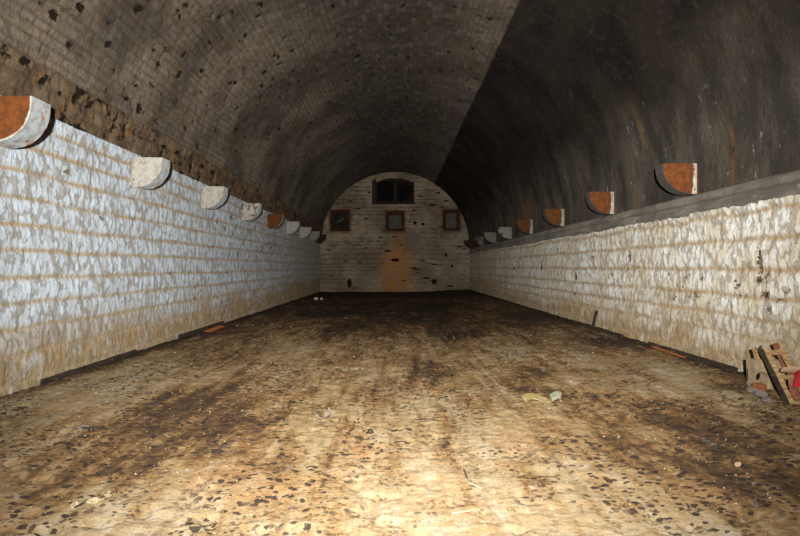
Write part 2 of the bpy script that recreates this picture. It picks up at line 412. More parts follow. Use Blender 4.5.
# rubble of the band
er = [S.min()-1, np.radians(165.0)*HW-.3, np.radians(166.6)*HW, np.radians(169.2)*HW, S.max()+1]
dh2, dv2, rid2 = courses(Y, S, er, 420, .25, .5, .03)
prub = 1-np.exp(-np.minimum(dh2, dv2)/.03)
drub = .04+.035*prub+.07*(fbm(Y*5, S*5, 421, 4)-.5)
dsm = .018*(fbm(Y*2.0, S*2.0, 430, 4)-.5)+.012*(ridge(Y*1.2, S*5, 431, 2)-.5)
d = dbrick*(1-band)+drub*band
d = d*(1-dark_tone)+(dsm+.045)*dark_tone
d -= .02*gauss(D-13.3, .25)
pit = np.zeros_like(Y)
r = random.Random(11)
for k in range(900):
    y = 4+34*r.random()**1.5; a = r.uniform(60, 168) if r.random() < .8 else r.uniform(84, 140)
    w = r.uniform(.05, .16); hh = r.uniform(.04, .11)
    i0, i1 = np.searchsorted(ys, (y-3*w, y+3*w)); j0, j1 = np.searchsorted(th, (math.radians(a)-3*hh/HW, math.radians(a)+3*hh/HW))
    if i1 <= i0 or j1 <= j0: continue
    sl = (slice(i0, i1), slice(j0, j1))
    pit[sl] = np.maximum(pit[sl], r.uniform(.6, 1.05)*np.exp(-((Y[sl]-y)/w)**2-((S[sl]-math.radians(a)*HW)/hh)**2))
pit *= (.6+.6*fbm(Y*9, S*9, 440, 2))
rp = ss(.56, .74, fbm(Y*5, S*5.5, 441, 3))*band*.72
pit = np.maximum(pit, rp)*(1-rend)
d -= .06*ss(.5, .9, pit)
mort = np.clip(gauss(dh, .017)+.7*gauss(dv, .015), 0, 1)*(1-band)+np.clip(gauss(dh2, .02)+gauss(dv2, .02), 0, 1)*band
mort = mort*(.4+.9*fbm(Y*1.1, S*1.1, 443, 3))
R = HW-d
P = np.stack([R*np.cos(T), Y, ZC+R*np.sin(T)], -1)
struct(grid_obj('ceiling', P, {'mortar': np.clip(mort, 0, 1), 'band': band, 'dark_tone': dark_tone, 'render': rend, 'pit': pit, 'rnd': rid**3*.30, 'crown': np.clip(ss(44, 8, np.abs(D-88)+22*(fbm(Y*.4, S*.6, 470, 3)-.5))+.5*ss(12, 2, np.abs(Y-4))*0, 0, 1)}, M_VAULT))

# ------------------------------------------------------------------ FLOOR
def floor_base(x, y):
    x = np.asarray(x, float); y = np.asarray(y, float)
    return .14*ss(.8, 4.6, x)+.02*(fbm(x*.5, y*.5, 505, 2)-.5)
yf = steps(-3.0, YE+.3, .0006, .024, .09)
xf = np.arange(-HW-.02, HW+.03, .026)
Y, X = np.meshgrid(yf, xf, indexing='ij')
seams = [-4.1, -3.4, -2.75, -2.05, -1.38, -.70, -.02, .62, 1.3, 1.95, 2.6, 3.3, 4.0]
sd = np.min(np.stack([np.abs(X+.03*(fbm(Y*.4, Y*0+i, 510+i, 2)-.5)-s) for i, s in enumerate(seams)]), 0)
sm = gauss(sd, .016)*ss(.35, .6, fbm(Y*.8, X*1.3, 520, 3))
z = floor_base(X, Y)+.030*(fbm(X*2.6, Y*2.2, 501, 4)-.5)+.026*(fbm(X*9, Y*9, 502, 3)-.5)-.012*sm
hol = ss(.60, .74, fbm(X*7, Y*7, 503, 2))*ss(.42, .6, fbm(X*.9, Y*.6, 504, 3)); z = z-.026*hol+.012*(ridge(X*5, Y*5, 530, 3)-.5)
wallside = ss(.9, .1, HW-np.abs(X)-.25*fbm(Y*.8, X, 506, 3))
z = z+.03*wallside*(fbm(X*6, Y*4, 507, 3))
clean = ss(1.9, .2, np.hypot((X-.15)/1.35, (Y-3.3)/1.25)+1.3*(fbm(X*1.1, Y*.9, 508, 4)-.5))
clean += .75*ss(1.0, .2, np.hypot((X-3.3)/1.4, (Y-8.4)/2.6))*fbm(X*2, Y*.8, 518, 3)
clean += .5*ss(1.0, .3, np.hypot((X+3.4)/1.3, (Y-8)/2))*fbm(X*2, Y*.8, 519, 3)
grime_far_dark = ss(.45, .70, fbm(X*.8, Y*.35, 511, 4))*.6+.35*ss(3.0, 4.6, np.abs(X))*ss(.4, .65, fbm(X*1.5, Y*.8, 512, 3))
grime_far_dark = grime_far_dark+.75*ss(7.0, 20, Y+3*(fbm(X*.7, Y*.35, 533, 4)-.5))  # on top of the grime, the floor darkens with distance
floor_black = .97*ss(26, 36, Y+6*(fbm(X*.5, Y*.3, 513, 4)-.5))*.93  # blackens the floor towards the end wall
floor_black = np.clip(floor_black+.75*ss(.35, .12, HW-X-.15*fbm(Y*1.2, X, 514, 3))*ss(7.8, 8.6, Y)+.6*ss(.32, .10, HW+X-.15*fbm(Y*1.2, X, 515, 3))*ss(7.4, 9, Y), 0, .95)  # and in a strip along both wall feet
P = np.stack([X, Y, z], -1)
struct(grid_obj('floor', P, {'seam': sm*.45, 'clean': np.clip(clean, 0, 1.2), 'grime_far_dark': np.clip(grime_far_dark, 0, 1.6), 'floor_black': floor_black}, M_FLOOR, flip=True))
zgrid = z
def fz(x, y):
    i = int(np.clip(np.searchsorted(yf, y), 1, len(yf)-1)); j = int(np.clip(round((x-xf[0])/.026), 0, len(xf)-1))
    return float(zgrid[i-1:i+1, max(0, j-1):j+2].mean())
def fzmax(x, y, r=.05):
    i0, i1 = np.searchsorted(yf, (y-r, y+r)); j0, j1 = np.searchsorted(xf, (x-r, x+r))
    return float(zgrid[max(0, i0-1):i1+1, max(0, j0-1):j1+1].max())

# ------------------------------------------------------------------ END WALL with its openings
PX = 610.0/YE
def ex(px): return (px-395)/PX
def ez(py): return EYE+(267-py)/PX
WIN = (ex(374.5), ex(414.6), ez(203), ez(183.0), .30)          # x0,x1,z0,z1 springing, rise
NICHE = [(ex(330.6), ex(349.6), ez(231), ez(210.3)), (ex(386.2), ex(404.2), ez(231), ez(211.5)), (ex(443.2), ex(459.6), ez(230.6), ez(209.8))]
xe = np.arange(-4.78, 4.79, .045); ze = np.arange(-.2, 7.65, .045)
X, Z = np.meshgrid(xe, ze, indexing='ij')
ee = list(np.cumsum([-.3]+[random.Random(60+i).uniform(.20, .34) for i in range(34)]))
dh, dv, rid = courses(X, Z, ee, 600, .35, .9, .05)
d = .025*(1-np.exp(-np.minimum(dh, dv)/.03))+.035*(fbm(X*5, Z*5, 601, 4)-.5)+.02*(rid-.5)
pl = [(ex(349.3), ez(283), .16, .28, 1.2), (ex(434.3), ez(281.5), .2, .18, 1.1), (ex(395), ez(260), .28, .10, 1.2), (ex(388), ez(251), .22, .08, 1.1), (ex(426), ez(278), .3, .06, 1.0),
      (ex(452), ez(266), .1, .1, 1), (ex(446), ez(255), .1, .14, 1), (ex(413), ez(268), .3, .05, .9), (ex(415), ez(223), .12, .14, 1), (ex(423), ez(224), .12, .12, .9), (ex(432), ez(205), .3, .07, 1),
      (ex(446), ez(201), .25, .06, 1), (ex(366), ez(218.5), .18, .06, 1), (ex(438), ez(193), .2, .06, .9), (ex(396), ez(210), .06, .06, 1), (ex(358), ez(222), .14, .04, .8), (ex(355), ez(288), .25, .05, .8), (ex(369), ez(193), .12, .05, .8), (ex(450), ez(286), .3, .07, .8)]
r = random.Random(21)
for k in range(90): pl.append((r.uniform(-4.2, 4.4), r.uniform(.4, 6.6), r.uniform(.08, .3), r.uniform(.03, .06), r.uniform(.5, .95)))
pit = pits(X, Z, pl); d -= .06*ss(.5, 1, pit)
mort = np.clip(gauss(dh, .03)+.3*gauss(dv, .024), 0, 1)*np.clip(2.6*fbm(X*.9, Z*1.6, 603, 3)-.7, 0, 1.1)
stain = ss(1.55, .15, np.abs(X-.12-.25*(fbm(Z*.6, Z*0, 604, 2)-.5))+.0)*ss(3.4, 1.9, Z)
stain = np.clip(stain+.35*ss(.75, .2, np.abs(X-.1))*ss(6, 3, Z), 0, .95)
low = ss(.55, .1, Z)*.3
brown = np.zeros_like(X)
for (x0, x1, z0, z1) in NICHE:
    q = np.maximum(np.maximum(x0-X, X-x1), np.maximum(z0-Z, Z-z1))
    brown = np.maximum(brown, ss(.20, .03, q+.12*(fbm(X*4, Z*4, 605, 2)-.5))*.85)
brown *= .8
Xc = (X[:-1, :-1]+X[1:, 1:])/2; Zc = (Z[:-1, :-1]+Z[1:, 1:])/2
keep = (Xc**2+np.maximum(Zc-ZC, 0)**2) < 4.86**2
def in_win(Xa, Za):
    x0, x1, z0, z1, rise = WIN; m = (x0+x1)/2; hw = (x1-x0)/2
    top = z1+rise*(1-((Xa-m)/hw)**2)
    return (Xa > x0) & (Xa < x1) & (Za > z0) & (Za < top)
keep &= ~in_win(Xc, Zc)
for (x0, x1, z0, z1) in NICHE: keep &= ~((Xc > x0) & (Xc < x1) & (Zc > z0) & (Zc < z1))
P = np.stack([X, YE-d, Z], -1)
struct(grid_obj('wall_back', P, {'mortar': mort, 'stain': stain, 'low': low, 'brown': brown, 'pit': pit}, M_END, keep=keep))

class MB:
    def __init__(s): s.v = []; s.f = []
    def box(s, c, d, rot=None):
        i = len(s.v); R = rot
        for z in (-1, 1):
            for x, y in ((-1, -1), (1, -1), (1, 1), (-1, 1)):
                p = np.array([x*d[0]/2, y*d[1]/2, z*d[2]/2])
                if R is not None: p = R@p
                s.v.append(tuple(p+np.array(c)))
        s.f += [[i+3, i+2, i+1, i], [i+4, i+5, i+6, i+7]]+[[i+k, i+(k+1) % 4, i+4+(k+1) % 4, i+4+k] for k in range(4)]
        return s
    def build(s, name, mat, parent=None, bevel=0.006, jit=0, sub=0, seed=0):
        import bmesh
        bm = bmesh.new(); vs = [bm.verts.new(v) for v in s.v]
        for f in s.f: bm.faces.new([vs[k] for k in f])
        bmesh.ops.recalc_face_normals(bm, faces=bm.faces)
        if bevel: bmesh.ops.bevel(bm, geom=list(bm.edges), offset=bevel, segments=1, affect='EDGES')
        if sub: bmesh.ops.subdivide_edges(bm, edges=list(bm.edges), cuts=sub, use_grid_fill=True)
        if jit:
            r_ = random.Random(seed)
            ph = [r_.uniform(0, 9) for _ in range(3)]
            for v in bm.verts:
                v.co.x += jit*(r_.random()-.5); v.co.y += jit*(r_.random()-.5); v.co.z += jit*(r_.random()-.5)
        me = bpy.data.meshes.new(name); bm.to_mesh(me); bm.free()
        o = bpy.data.objects.new(name, me); COL.objects.link(o); me.materials.append(mat)
        if parent: o.parent = parent
        return o
def R3(rx=0, ry=0, rz=0):
    a, b, c = math.radians(rx), math.radians(ry), math.radians(rz)
    X_ = np.array([[1, 0, 0], [0, math.cos(a), -math.sin(a)], [0, math.sin(a), math.cos(a)]])
    Y_ = np.array([[math.cos(b), 0, math.sin(b)], [0, 1, 0], [-math.sin(b), 0, math.cos(b)]])
    Z_ = np.array([[math.cos(c), -math.sin(c), 0], [math.sin(c), math.cos(c), 0], [0, 0, 1]])
    return Z_@Y_@X_

# high window : deep reveal, two casements, an open grey shutter
x0, x1, z0, z1, rise = WIN
w = empty('window_1', ((x0+x1)/2, YE, z0)); struct(w)
cx = (x0+x1)/2; hw = (x1-x0)/2
def arch(t): return z1-z0+rise*(1-t*t)
N = 14; DEP = .55; V = []; F = []
ts = [-1]+[-1+2*k/N for k in range(N+1)]+[1]
prof = [(-hw-.02, -.02)]+[((hw+.02)*(-1+2*k/N), arch(-1+2*k/N)+.02) for k in range(N+1)]+[(hw+.02, -.02)]
for (a, b) in prof: V += [(a, -.05, b), (a, DEP, b)]
n = len(prof)
for k in range(n): q = (k+1) % n; F.append([2*k, 2*q, 2*q+1, 2*k+1])
F.append([2*k+1 for k in range(n)][::-1])
o = mesh_obj('window_reveal', V, F, None, M_VOID, w, False)
b = MB()
for k in range(N):                       # arched head board
    t0, t1 = -1+2*k/N, -1+2*(k+1)/N
    a0, a1 = arch(t0), arch(t1); ang = math.degrees(math.atan2(a1-a0, 2*hw/N))
    b.box((hw*(t0+t1)/2, .20, (a0+a1)/2-.05), (2*hw/N+.02, .09, .09), R3(0, -ang, 0))
b.box((-hw+.05, .20, (z1-z0)/2), (.09, .09, z1-z0)); b.box((hw-.05, .20, (z1-z0)/2), (.09, .09, z1-z0))
b.box((0.05, .20, arch(0)/2), (.11, .10, arch(0))); b.box((0, .20, .05), (2*hw, .09, .09))
b.build('window_frame', M_DWOOD, w, .004)
for s_, xa, xb in ((0, -hw+.1, 0), (1, .1, hw-.1)):
    b = MB(); hgt = arch(.55)-.12
    xm = (xa+xb)/2; ww = xb-xa
    for dx in (-ww/2+.03, ww/2-.03): b.box((xm+dx, .17, hgt/2+.07), (.06, .05, hgt))
    for dz in (.10, hgt+.04): b.box((xm, .17, dz), (ww, .05, .05))
    c = b.build('casement', M_DWOOD, w, .003)
    MB().box((xm, .18, hgt/2+.07), (ww-.08, .012, hgt-.05)).build('glass_pane', M_GLASS, c, 0)
MB().box((0, .08, -.03), (2*hw+.16, .34, .10)).build('window_sill', M_DWOOD, w, .01)
b = MB(); b.box((-hw-.02, -.26, (z1-z0)/2+.02), (.05, .62, z1-z0+.28), R3(0, 0, 24)); 
for dz in (.2, .75, 1.25): b.box((-hw+.02, -.26, dz), (.03, .56, .08), R3(0, 0, 24))
b.build('shutter', M_SHUT, w, .004)
# three small square windows, blocked up
for i, (x0, x1, z0, z1) in enumerate(NICHE):
    w = empty('window_%d' % (i+2), ((x0+x1)/2, YE, z0)); struct(w)
    W_, H_ = x1-x0, z1-z0; fw = .17
    b = MB(); r = random.Random(90+i)
    nb = 6
    for k in range(nb):                   # brick frame, brick by brick
        zz = (k+.5)*H_/nb
        for sx in (-1, 1): b.box((sx*(W_/2-fw/2+r.uniform(-.02, .02)), .09+r.uniform(-.02, .02), zz), (fw+r.uniform(-.02, .06), .36, H_/nb-.02))
    for k in range(5):
        xx = -W_/2+(k+.5)*W_/5
        b.box((xx, .08+r.uniform(-.02, .02), H_-.09), (W_/5-.015, .36, .22)); b.box((xx, .08, .07), (W_/5-.015, .36, .16))
    b.build('brick_frame', M_FRAMEB, w, .012, .012, 0, i)
    b = MB()
    for a in range(4):
        for c in range(4):
            b.box((-W_/2+fw+(a+.5)*(W_-2*fw)/4, .25+r.uniform(-.015, .015), .14+(c+.5)*(H_-.34)/4), ((W_-2*fw)/4-.008, .12, (H_-.34)/4-.008))
    b.build('infill_blocks', (M_VOID, M_BLOCKUP, M_BLOCKUP)[i], w, .01, .01, 0, i)
    MB().box((0, .45, H_/2), (W_+.1, .1, H_+.1)).build('backing', M_VOID, w, 0)
    if i == 0: MB().box((0.02, .10, H_*.52), (.55, .05, .10), R3(0, -32, 0)).build('slanting_slat', M_BLOCKUP, w, .006)
    if i == 2: MB().box((0.02, .14, H_*.5), (.38, .08, .40)).build('raised_block', M_BLOCKUP, w, .01)

# wall behind the photographer closes the chamber
V = [(-HW, -3, -.1), (HW, -3, -.1)]+[(HW*math.cos(a), -3, ZC+HW*math.sin(a)) for a in np.linspace(0, math.pi, 33)]
o = mesh_obj('wall_front', V, [list(range(len(V)))], {k: np.zeros(len(V)) for k in ('mortar', 'low', 'pit')}, M_WL, None, False); struct(o)

# ------------------------------------------------------------------ CORBELS
def corbel(side, yn, ztop, thick, proj, hgt, orange, front, label, seed, edgew=0.0, soot_front=0.0, side_dark=0.0):
    """quarter-round stone bracket; origin on the wall face at the near top corner"""
    import bmesh
    bm = bmesh.new()
    lo = bm.verts.layers.float.new('orange'); lf = bm.verts.layers.float.new('facing'); ls = bm.verts.layers.float.new('dark_tone')
    NT_, NR, NW = 26, 14, 14
    lip = .05
    def pr(t):   # outline from top outer edge to the foot at the wall
        if t < .08: return (proj, -lip*t/.08)
        a = (t-.08)/.92*math.pi/2
        return (proj*math.cos(a)**.92, -lip-(hgt-lip)*math.sin(a)**.95)
    def add(grid, kind):
        vs = [[None]*len(grid[0]) for _ in grid]
        for i, row in enumerate(grid):
            for j, (p, q, y, oo, sf) in enumerate(row):
                v = bm.verts.new((side*-1*p, y, q)); v[lo] = oo; v[ls] = sf; v[lf] = 1.0 if kind == 'f' else 0.0; vs[i][j] = v
        for i in range(len(grid)-1):
            for j in range(len(grid[0])-1):
                f = (vs[i][j], vs[i+1][j], vs[i+1][j+1], vs[i][j+1])
                bm.faces.new(f)
    IN = -.12      # tail inside the wall
    for yy in (0, thick):
        g = []
        for i in range(NT_+1):
            p1, q1 = pr(i/NT_); row = []
            for j in range(NR+1):
                r_ = j/NR
                p, q = p1*r_, q1*r_
                e = 1-r_                          # distance to rim
                oo = orange
                if edgew > 0 and r_ > 1-edgew: oo = .1
                if edgew < 0: oo = orange*min(1, max(0, (p/proj+edgew*.35)/(-edgew*1.7)))
                row.append((p, q, yy, oo, side_dark))
            g.append(row)
        add(g, 's')
        # tail going into the wall
        add([[(0, -hgt*k/8, yy, orange, side_dark), (IN, -hgt*k/8, yy, orange, side_dark)] for k in range(9)], 't')
    add([[(*pr(i/NT_), thick*j/NW, front, soot_front) for j in range(NW+1)] for i in range(NT_+1)], 'f')
    add([[(IN+(proj-IN)*i/10, 0, thick*j/NW, front, soot_front) for j in range(NW+1)] for i in range(11)], 'top')
    add([[(IN+(0-IN)*i/2, -hgt, thick*j/NW, front, soot_front) for j in range(NW+1)] for i in range(3)], 'bot')
    
    bmesh.ops.recalc_face_normals(bm, faces=bm.faces)
    bm.normal_update()
    ctr = np.array([-side*.18, thick/2, -hgt*.4])
    co = np.array([v.co[:] for v in bm.verts]); no = np.array([v.normal[:] for v in bm.verts])
    dd = .004*(fbm(co[:, 1]*9+co[:, 0]*5, co[:, 2]*9+seed, seed, 3)-.55)+.006*(vn(co[:, 1]*60+co[:, 0]*50, co[:, 2]*60, seed+1)-.5)
    no = co-ctr; no = no/np.linalg.norm(no, axis=1)[:, None]
    for v, k, n_ in zip(bm.verts, dd, no):
        v.co.x += n_[0]*k; v.co.y += n_[1]*k; v.co.z += n_[2]*k
    me = bpy.data.meshes.new('stone_corbel'); bm.to_mesh(me); bm.free()
    me.polygons.foreach_set('use_smooth', [True]*len(me.polygons))
    me.materials.append(M_CORBEL)
    o = bpy.data.objects.new('stone_corbel', me); COL.objects.link(o)
    o.location = (side*(HW-.07), yn, ztop)
    tag(o, label, 'corbel', 'corbels along the left wall' if side < 0 else 'corbels along the right vault')
    return o
LEFT = [
 (6.95, .88, .30, .07, 0, 'large orange corbel with flaking whitish curved front, nearest on the left wall'),
 (10.85, .12, .08, .0, .55, 'cream corbel with rust-stained rim and clean bluish front, second along the left wall'),
 (14.75, .22, .15, 0, 0, 'third corbel of the left wall, plain cream, just before the orange-topped one'),
 (18.6, .42, .20, 0, 0, 'fourth corbel of the left wall, cream with orange-stained top, just before the fully orange one'),
 (22.4, .95, .50, 0, 0, 'fifth corbel of the left wall, wholly rust orange between pale neighbours'),
 (26.2, .0, .0, 0, 0, 'sixth corbel of the left wall, clean white, just beyond the orange one'),
 (29.9, .12, .05, 0, .0, 'seventh corbel of the left wall, small dull cream'),
 (33.3, .30, .15, 0, .35, 'eighth corbel of the left wall, small and dim, next to the dark rusty one'),
 (36.4, 1.0, .9, 0, .55, 'small dark rusty corbel on the left wall right beside the end wall')]
for i, (y, oa, fr, ew, es, lab) in enumerate(LEFT):
    corbel(-1, y, 3.50, .38, .49, .53, oa, fr, lab, 700+i, ew, side_dark=.75 if i == 8 else (.3 if i == 7 else 0), soot_front=.8 if i == 8 else 0)
RIGHT = [
 (9.36, .98, -.10, 0, 'rust orange corbel with ragged white wall strip, nearest on the right vault'),
 (12.9, .95, -.12, 0, 'second corbel of the right vault, orange with white streak at the wall'),
 (16.7, .95, -.14, .15, 'third corbel of the right vault, orange with pale wall edge, fairly small'),
 (20.5, .90, -.16, .3, 'fourth corbel of the right vault, dull orange brown with pale wall edge'),
 (24.3, .42, -.35, .4, 'fifth corbel of the right vault, half pale and half dark brown'),
 (28.1, .10, 0, .55, 'sixth corbel of the right vault, small and greyish white'),
 (31.9, .60, -.3, .65, 'seventh corbel of the right vault, small dull brown with pale edge'),
 (36.2, 1.0, 0, .75, 'tiny dark rusty corbel on the right vault right beside the end wall')]
for i, (y, oa, ew, so, lab) in enumerate(RIGHT):
    corbel(1, y, 3.14, .27, .52, .47, oa, .3, lab, 730+i, ew, soot_front=.92, side_dark=so)  # sides coloured darker the farther the corbel stands

# ------------------------------------------------------------------ LOOSE THINGS
def lump(name, loc, size, mat, seed, rot=(0, 0, 0), squash=.6, rough=.35, sub=2):
    import bmesh
    bm = bmesh.new(); bmesh.ops.create_icosphere(bm, subdivisions=sub, radius=.5)
    r_ = random.Random(seed)
    pl = [(np.array([r_.gauss(0, 1) for _ in range(3)]), r_.uniform(.26, .44)) for _ in range(9)]
    pl = [(n_/np.linalg.norm(n_), k) for n_, k in pl]
    for v in bm.verts:
        p = np.array(v.co[:])
        for n_, k in pl:
            q = p@n_
            if q > k: p = p-n_*(q-k)
        p = p*(1+rough*.2*(r_.random()-.5))
        v.co = (p[0]*size[0], p[1]*size[1], p[2]*size[2])
    zmin = min(v.co.z for v in bm.verts)
    for v in bm.verts: v.co.z -= zmin
    me = bpy.data.meshes.new(name); bm.to_mesh(me); bm.free(); me.materials.append(mat)
    o = bpy.data.objects.new(name, me); COL.objects.link(o)
    o.location = loc; o.rotation_euler = rot
    return o
def at(px, py, z=None):
    """floor point seen at a photo position"""
    zz = 0.0
    for _ in range(6):
        y = 610*(EYE-zz)/(py-267); x = (px-395)/610*y; zz = fz(x, y)
    return x, y, zz

def plank(name, a, b, wid, thk, mat, label, cat, seed=0, tilt=0, parent=None, group=None, nseg=10):
    """a split board between two points, tilted about its length"""
    a = np.array(a, float); b = np.array(b, float); L = np.linalg.norm(b-a); d_ = (b-a)/L
    side = np.cross(d_, (0, 0, 1)); side /= np.linalg.norm(side); up = np.cross(side, d_)
    t_ = math.radians(tilt); s2 = side*math.cos(t_)+up*math.sin(t_); u2 = -side*math.sin(t_)+up*math.cos(t_)
    V = []; F = []; r_ = random.Random(seed)
    ss1 = [r_.uniform(-.12, .12) for _ in range(4)]
    for i in range(nseg+1):
        k = i/nseg; c = d_*L*k
        w1 = wid/2*(1+r_.uniform(-.10, .10)); w2 = wid/2*(1+r_.uniform(-.10, .10)); h_ = thk/2*(1+r_.uniform(-.15, .15))
        for q, (sx, sz) in enumerate(((-1, -1), (1, -1), (1, 1), (-1, 1))):
            sk = ss1[q]*wid if i in (0, nseg) else 0
            V.append(tuple(c+d_*sk+s2*(w1 if sx < 0 else w2)*sx+u2*h_*sz))
    for i in range(nseg):
        for q in range(4): F.append([4*i+q, 4*i+(q+1) % 4, 4*i+4+(q+1) % 4, 4*i+4+q])
    F += [[3, 2, 1, 0], [4*nseg+k for k in range(4)]]
    o = mesh_obj(name, V, F, None, mat, parent, False); o.location = a
    if parent is None: tag(o, label, cat, group)
    return o

# boards lying along the left wall foot
def base_board(name, side, y0, y1, xin, wid, thk, mat, label, tilt, seed, zoff=0.0):
    x = side*xin
    z0_ = max(fzmax(x, y0, .06), fzmax(x, (y0+y1)/2, .06), fzmax(x, y1, .06))
    z0_ = z0_+wid/2*abs(math.sin(math.radians(tilt)))+thk/2*abs(math.cos(math.radians(tilt)))-.03+zoff
    return plank(name, (x, y0, z0_), (x, y1, z0_), wid, thk, mat, label, 'board', seed, tilt, nseg=16)
base_board('wooden_board', -1, 7.9, 10.75, 4.58, .09, .03, M_CHAR, 'long dark board on edge at the left wall foot, nearer the camera', 78, 1)
base_board('wooden_board', -1, 12.9, 16.2, 4.57, .11, .035, M_CHAR, 'long dark board on edge at the left wall foot, beside a rusty strip', 80, 2)
plank('metal_strip', (-4.42, 15.6, fzmax(-4.42, 15.6)+.02), (-4.36, 14.2, fzmax(-4.36, 14.2)+.02), .14, .014, M_RUSTP, 'orange rusty metal strip on the floor beside the farther left board', 'metal strip', 3, 8)
# right wall foot
base_board('wooden_board', 1, 12.2, 15.6, 4.54, .06, .03, M_CHAR, 'black beam added for the shadow gap at the right wall foot, behind the stick', 62, 4)  # black beam stands in for the shadow gap under the wall
base_board('wooden_board', 1, 10.2, 13.2, 4.16, .05, .03, M_CHAR, 'thin black board lying on the floor a little away from the right wall', 20, 5)
base_board('wooden_board', 1, 8.1, 10.9, 4.53, .075, .04, M_CHAR, 'thick black beam added for the shadow gap at the right wall foot, near the rubble', 58, 6)  # added dark beam, paints the shaded gap at the wall foot
plank('metal_strip', (4.40, 10.4, fzmax(4.38, 10.4)+.02), (4.41, 9.3, fzmax(4.38, 9.3)+.02), .07, .014, M_RUSTP, 'orange rusty metal strip on the floor beside the thick black beam at right', 'metal strip', 7, 5)
z_ = fz(4.5, 13.7)
plank('wooden_stick', (4.44, 13.75, z_-.02), (4.50, 13.6, z_+.42), .05, .04, M_CHAR, 'thin black stick standing upright against the right wall', 'stick', 8, 10, nseg=5)
# yellow cardboard, folded
x, y, z_ = at(545, 403)
c = empty('cardboard_sheet', (x, y, z_), (0, 0, math.radians(4)))
tag(c, 'crumpled yellow cardboard sheet with pale folded end lying flat on the floor right of centre', 'cardboard')
def sheet(name, x0, x1, y0, y1, mat, zf, seed, th_=.006):
    n_, m_ = 24, 14
    U, Vv = np.meshgrid(np.linspace(0, 1, n_), np.linspace(0, 1, m_), indexing='ij')
    xx = x0(Vv)+(x1(Vv)-x0(Vv))*U; yy = y0+(y1-y0)*Vv; zz = zf(U, Vv)+.03*(fbm(U*5, Vv*4, seed, 3)-.4)
    top = np.stack([xx, yy, zz+th_], -1).reshape(-1, 3); bot = np.stack([xx, yy, zz], -1).reshape(-1, 3)
    idx = np.arange(n_*m_).reshape(n_, m_); F = []
    for i in range(n_-1):
        for j in range(m_-1):
            q = [idx[i, j], idx[i+1, j], idx[i+1, j+1], idx[i, j+1]]
            F.append([int(k) for k in q]); F.append([int(k)+n_*m_ for k in q[::-1]])
    rim = [idx[i, 0] for i in range(n_)]+[idx[n_-1, j] for j in range(1, m_)]+[idx[i, m_-1] for i in range(n_-2, -1, -1)]+[idx[0, j] for j in range(m_-2, 0, -1)]
    for k in range(len(rim)): a_, b_ = int(rim[k]), int(rim[(k+1) % len(rim)]); F.append([b_, a_, a_+n_*m_, b_+n_*m_])
    return mesh_obj(name, np.concatenate([top, bot]), F, None, mat, c)
sheet('sheet', lambda v: -.27+.05*v, lambda v: .03+.10*v, -.14, .20, M_CARD, lambda u, v: .03+.03*np.sin(u*5), 810)
sheet('folded_flap', lambda v: .03+.10*v, lambda v: .12+.16*v, -.16, .24, M_PAPER, lambda u, v: .035+.035*np.sin(u*2.6), 811)['label'] = 'pale grey-green flap'
# small finds
x, y, z_ = at(95, 502)
c = empty('bark_piece', (x, y, z_), (0, 0, math.radians(52)))
tag(c, 'jagged pale piece of rotten bark with dark edges, on the floor at lower left', 'bark')
V = []; F = []; N = 16
for i in range(N+1):
    t = i/N; w_ = .028*(math.sin(math.pi*min(1, t*1.1+.05))**.6)*(1+.5*math.sin(t*23)); h_ = .012+.012*math.sin(t*17)
    cy_ = .02*math.sin(t*9)
    for a in range(8):
        q = 2*math.pi*a/8; V.append((-.15+.30*t, cy_+w_*math.cos(q), .016+abs(h_)*math.sin(q)))
for i in range(N):
    for a in range(8): F.append([8*i+a, 8*i+(a+1) % 8, 8*i+8+(a+1) % 8, 8*i+8+a])
F += [list(range(8))[::-1], [8*N+a for a in range(8)]]
mesh_obj('bark', V, F, None, M_BARK, c)
for k in range(3):
    plank('splinter', (-.14+.09*k, -.02+.02*k, .012), (-.03+.09*k, .02-.03*(k % 2), .022), .012, .008, M_CHAR, None, None, 820+k, 10, c, nseg=3)
def twig(px0, py0, px1, py1, w_, mat, label, seed):
    a = at(px0, py0); b_ = at(px1, py1)
    plank('straw_stalk' if mat is M_STRAW else 'twig', (a[0], a[1], a[2]+.012), (b_[0], b_[1], b_[2]+.012), w_, w_*.7, mat, label, 'stalk' if mat is M_STRAW else 'twig', seed, 15, nseg=8)
twig(452, 515, 475, 512, .0035, M_STRAW, 'pale straw stalk lying crosswise near the bottom centre of the floor', 31)
twig(464, 471, 467, 480, .012, M_CHAR, 'short black twig at the start of the floor seam, bottom centre', 32)
twig(468, 484, 482, 490, .004, M_STRAW, 'short straw stalk just below the black twig, bottom centre', 33)
x, y, z_ = at(738, 467)
tag(lump('brick_fragment', (x, y, z_-.004), (.055, .05, .05), M_PINK, 41), 'small pinkish square brick fragment on the dark patch at lower right', 'brick')
x, y, z_ = at(316, 300)
tag(lump('crumpled_bag', (x, y, z_), (.22, .2, .16), M_WHITE, 42), 'larger of two white scraps lying by the far left corner', 'scrap')
x, y, z_ = at(321.6, 300)
tag(lump('crumpled_bag', (x, y, z_), (.16, .15, .11), M_WHITE, 43), 'smaller of two white scraps by the far left corner, on the right', 'scrap')

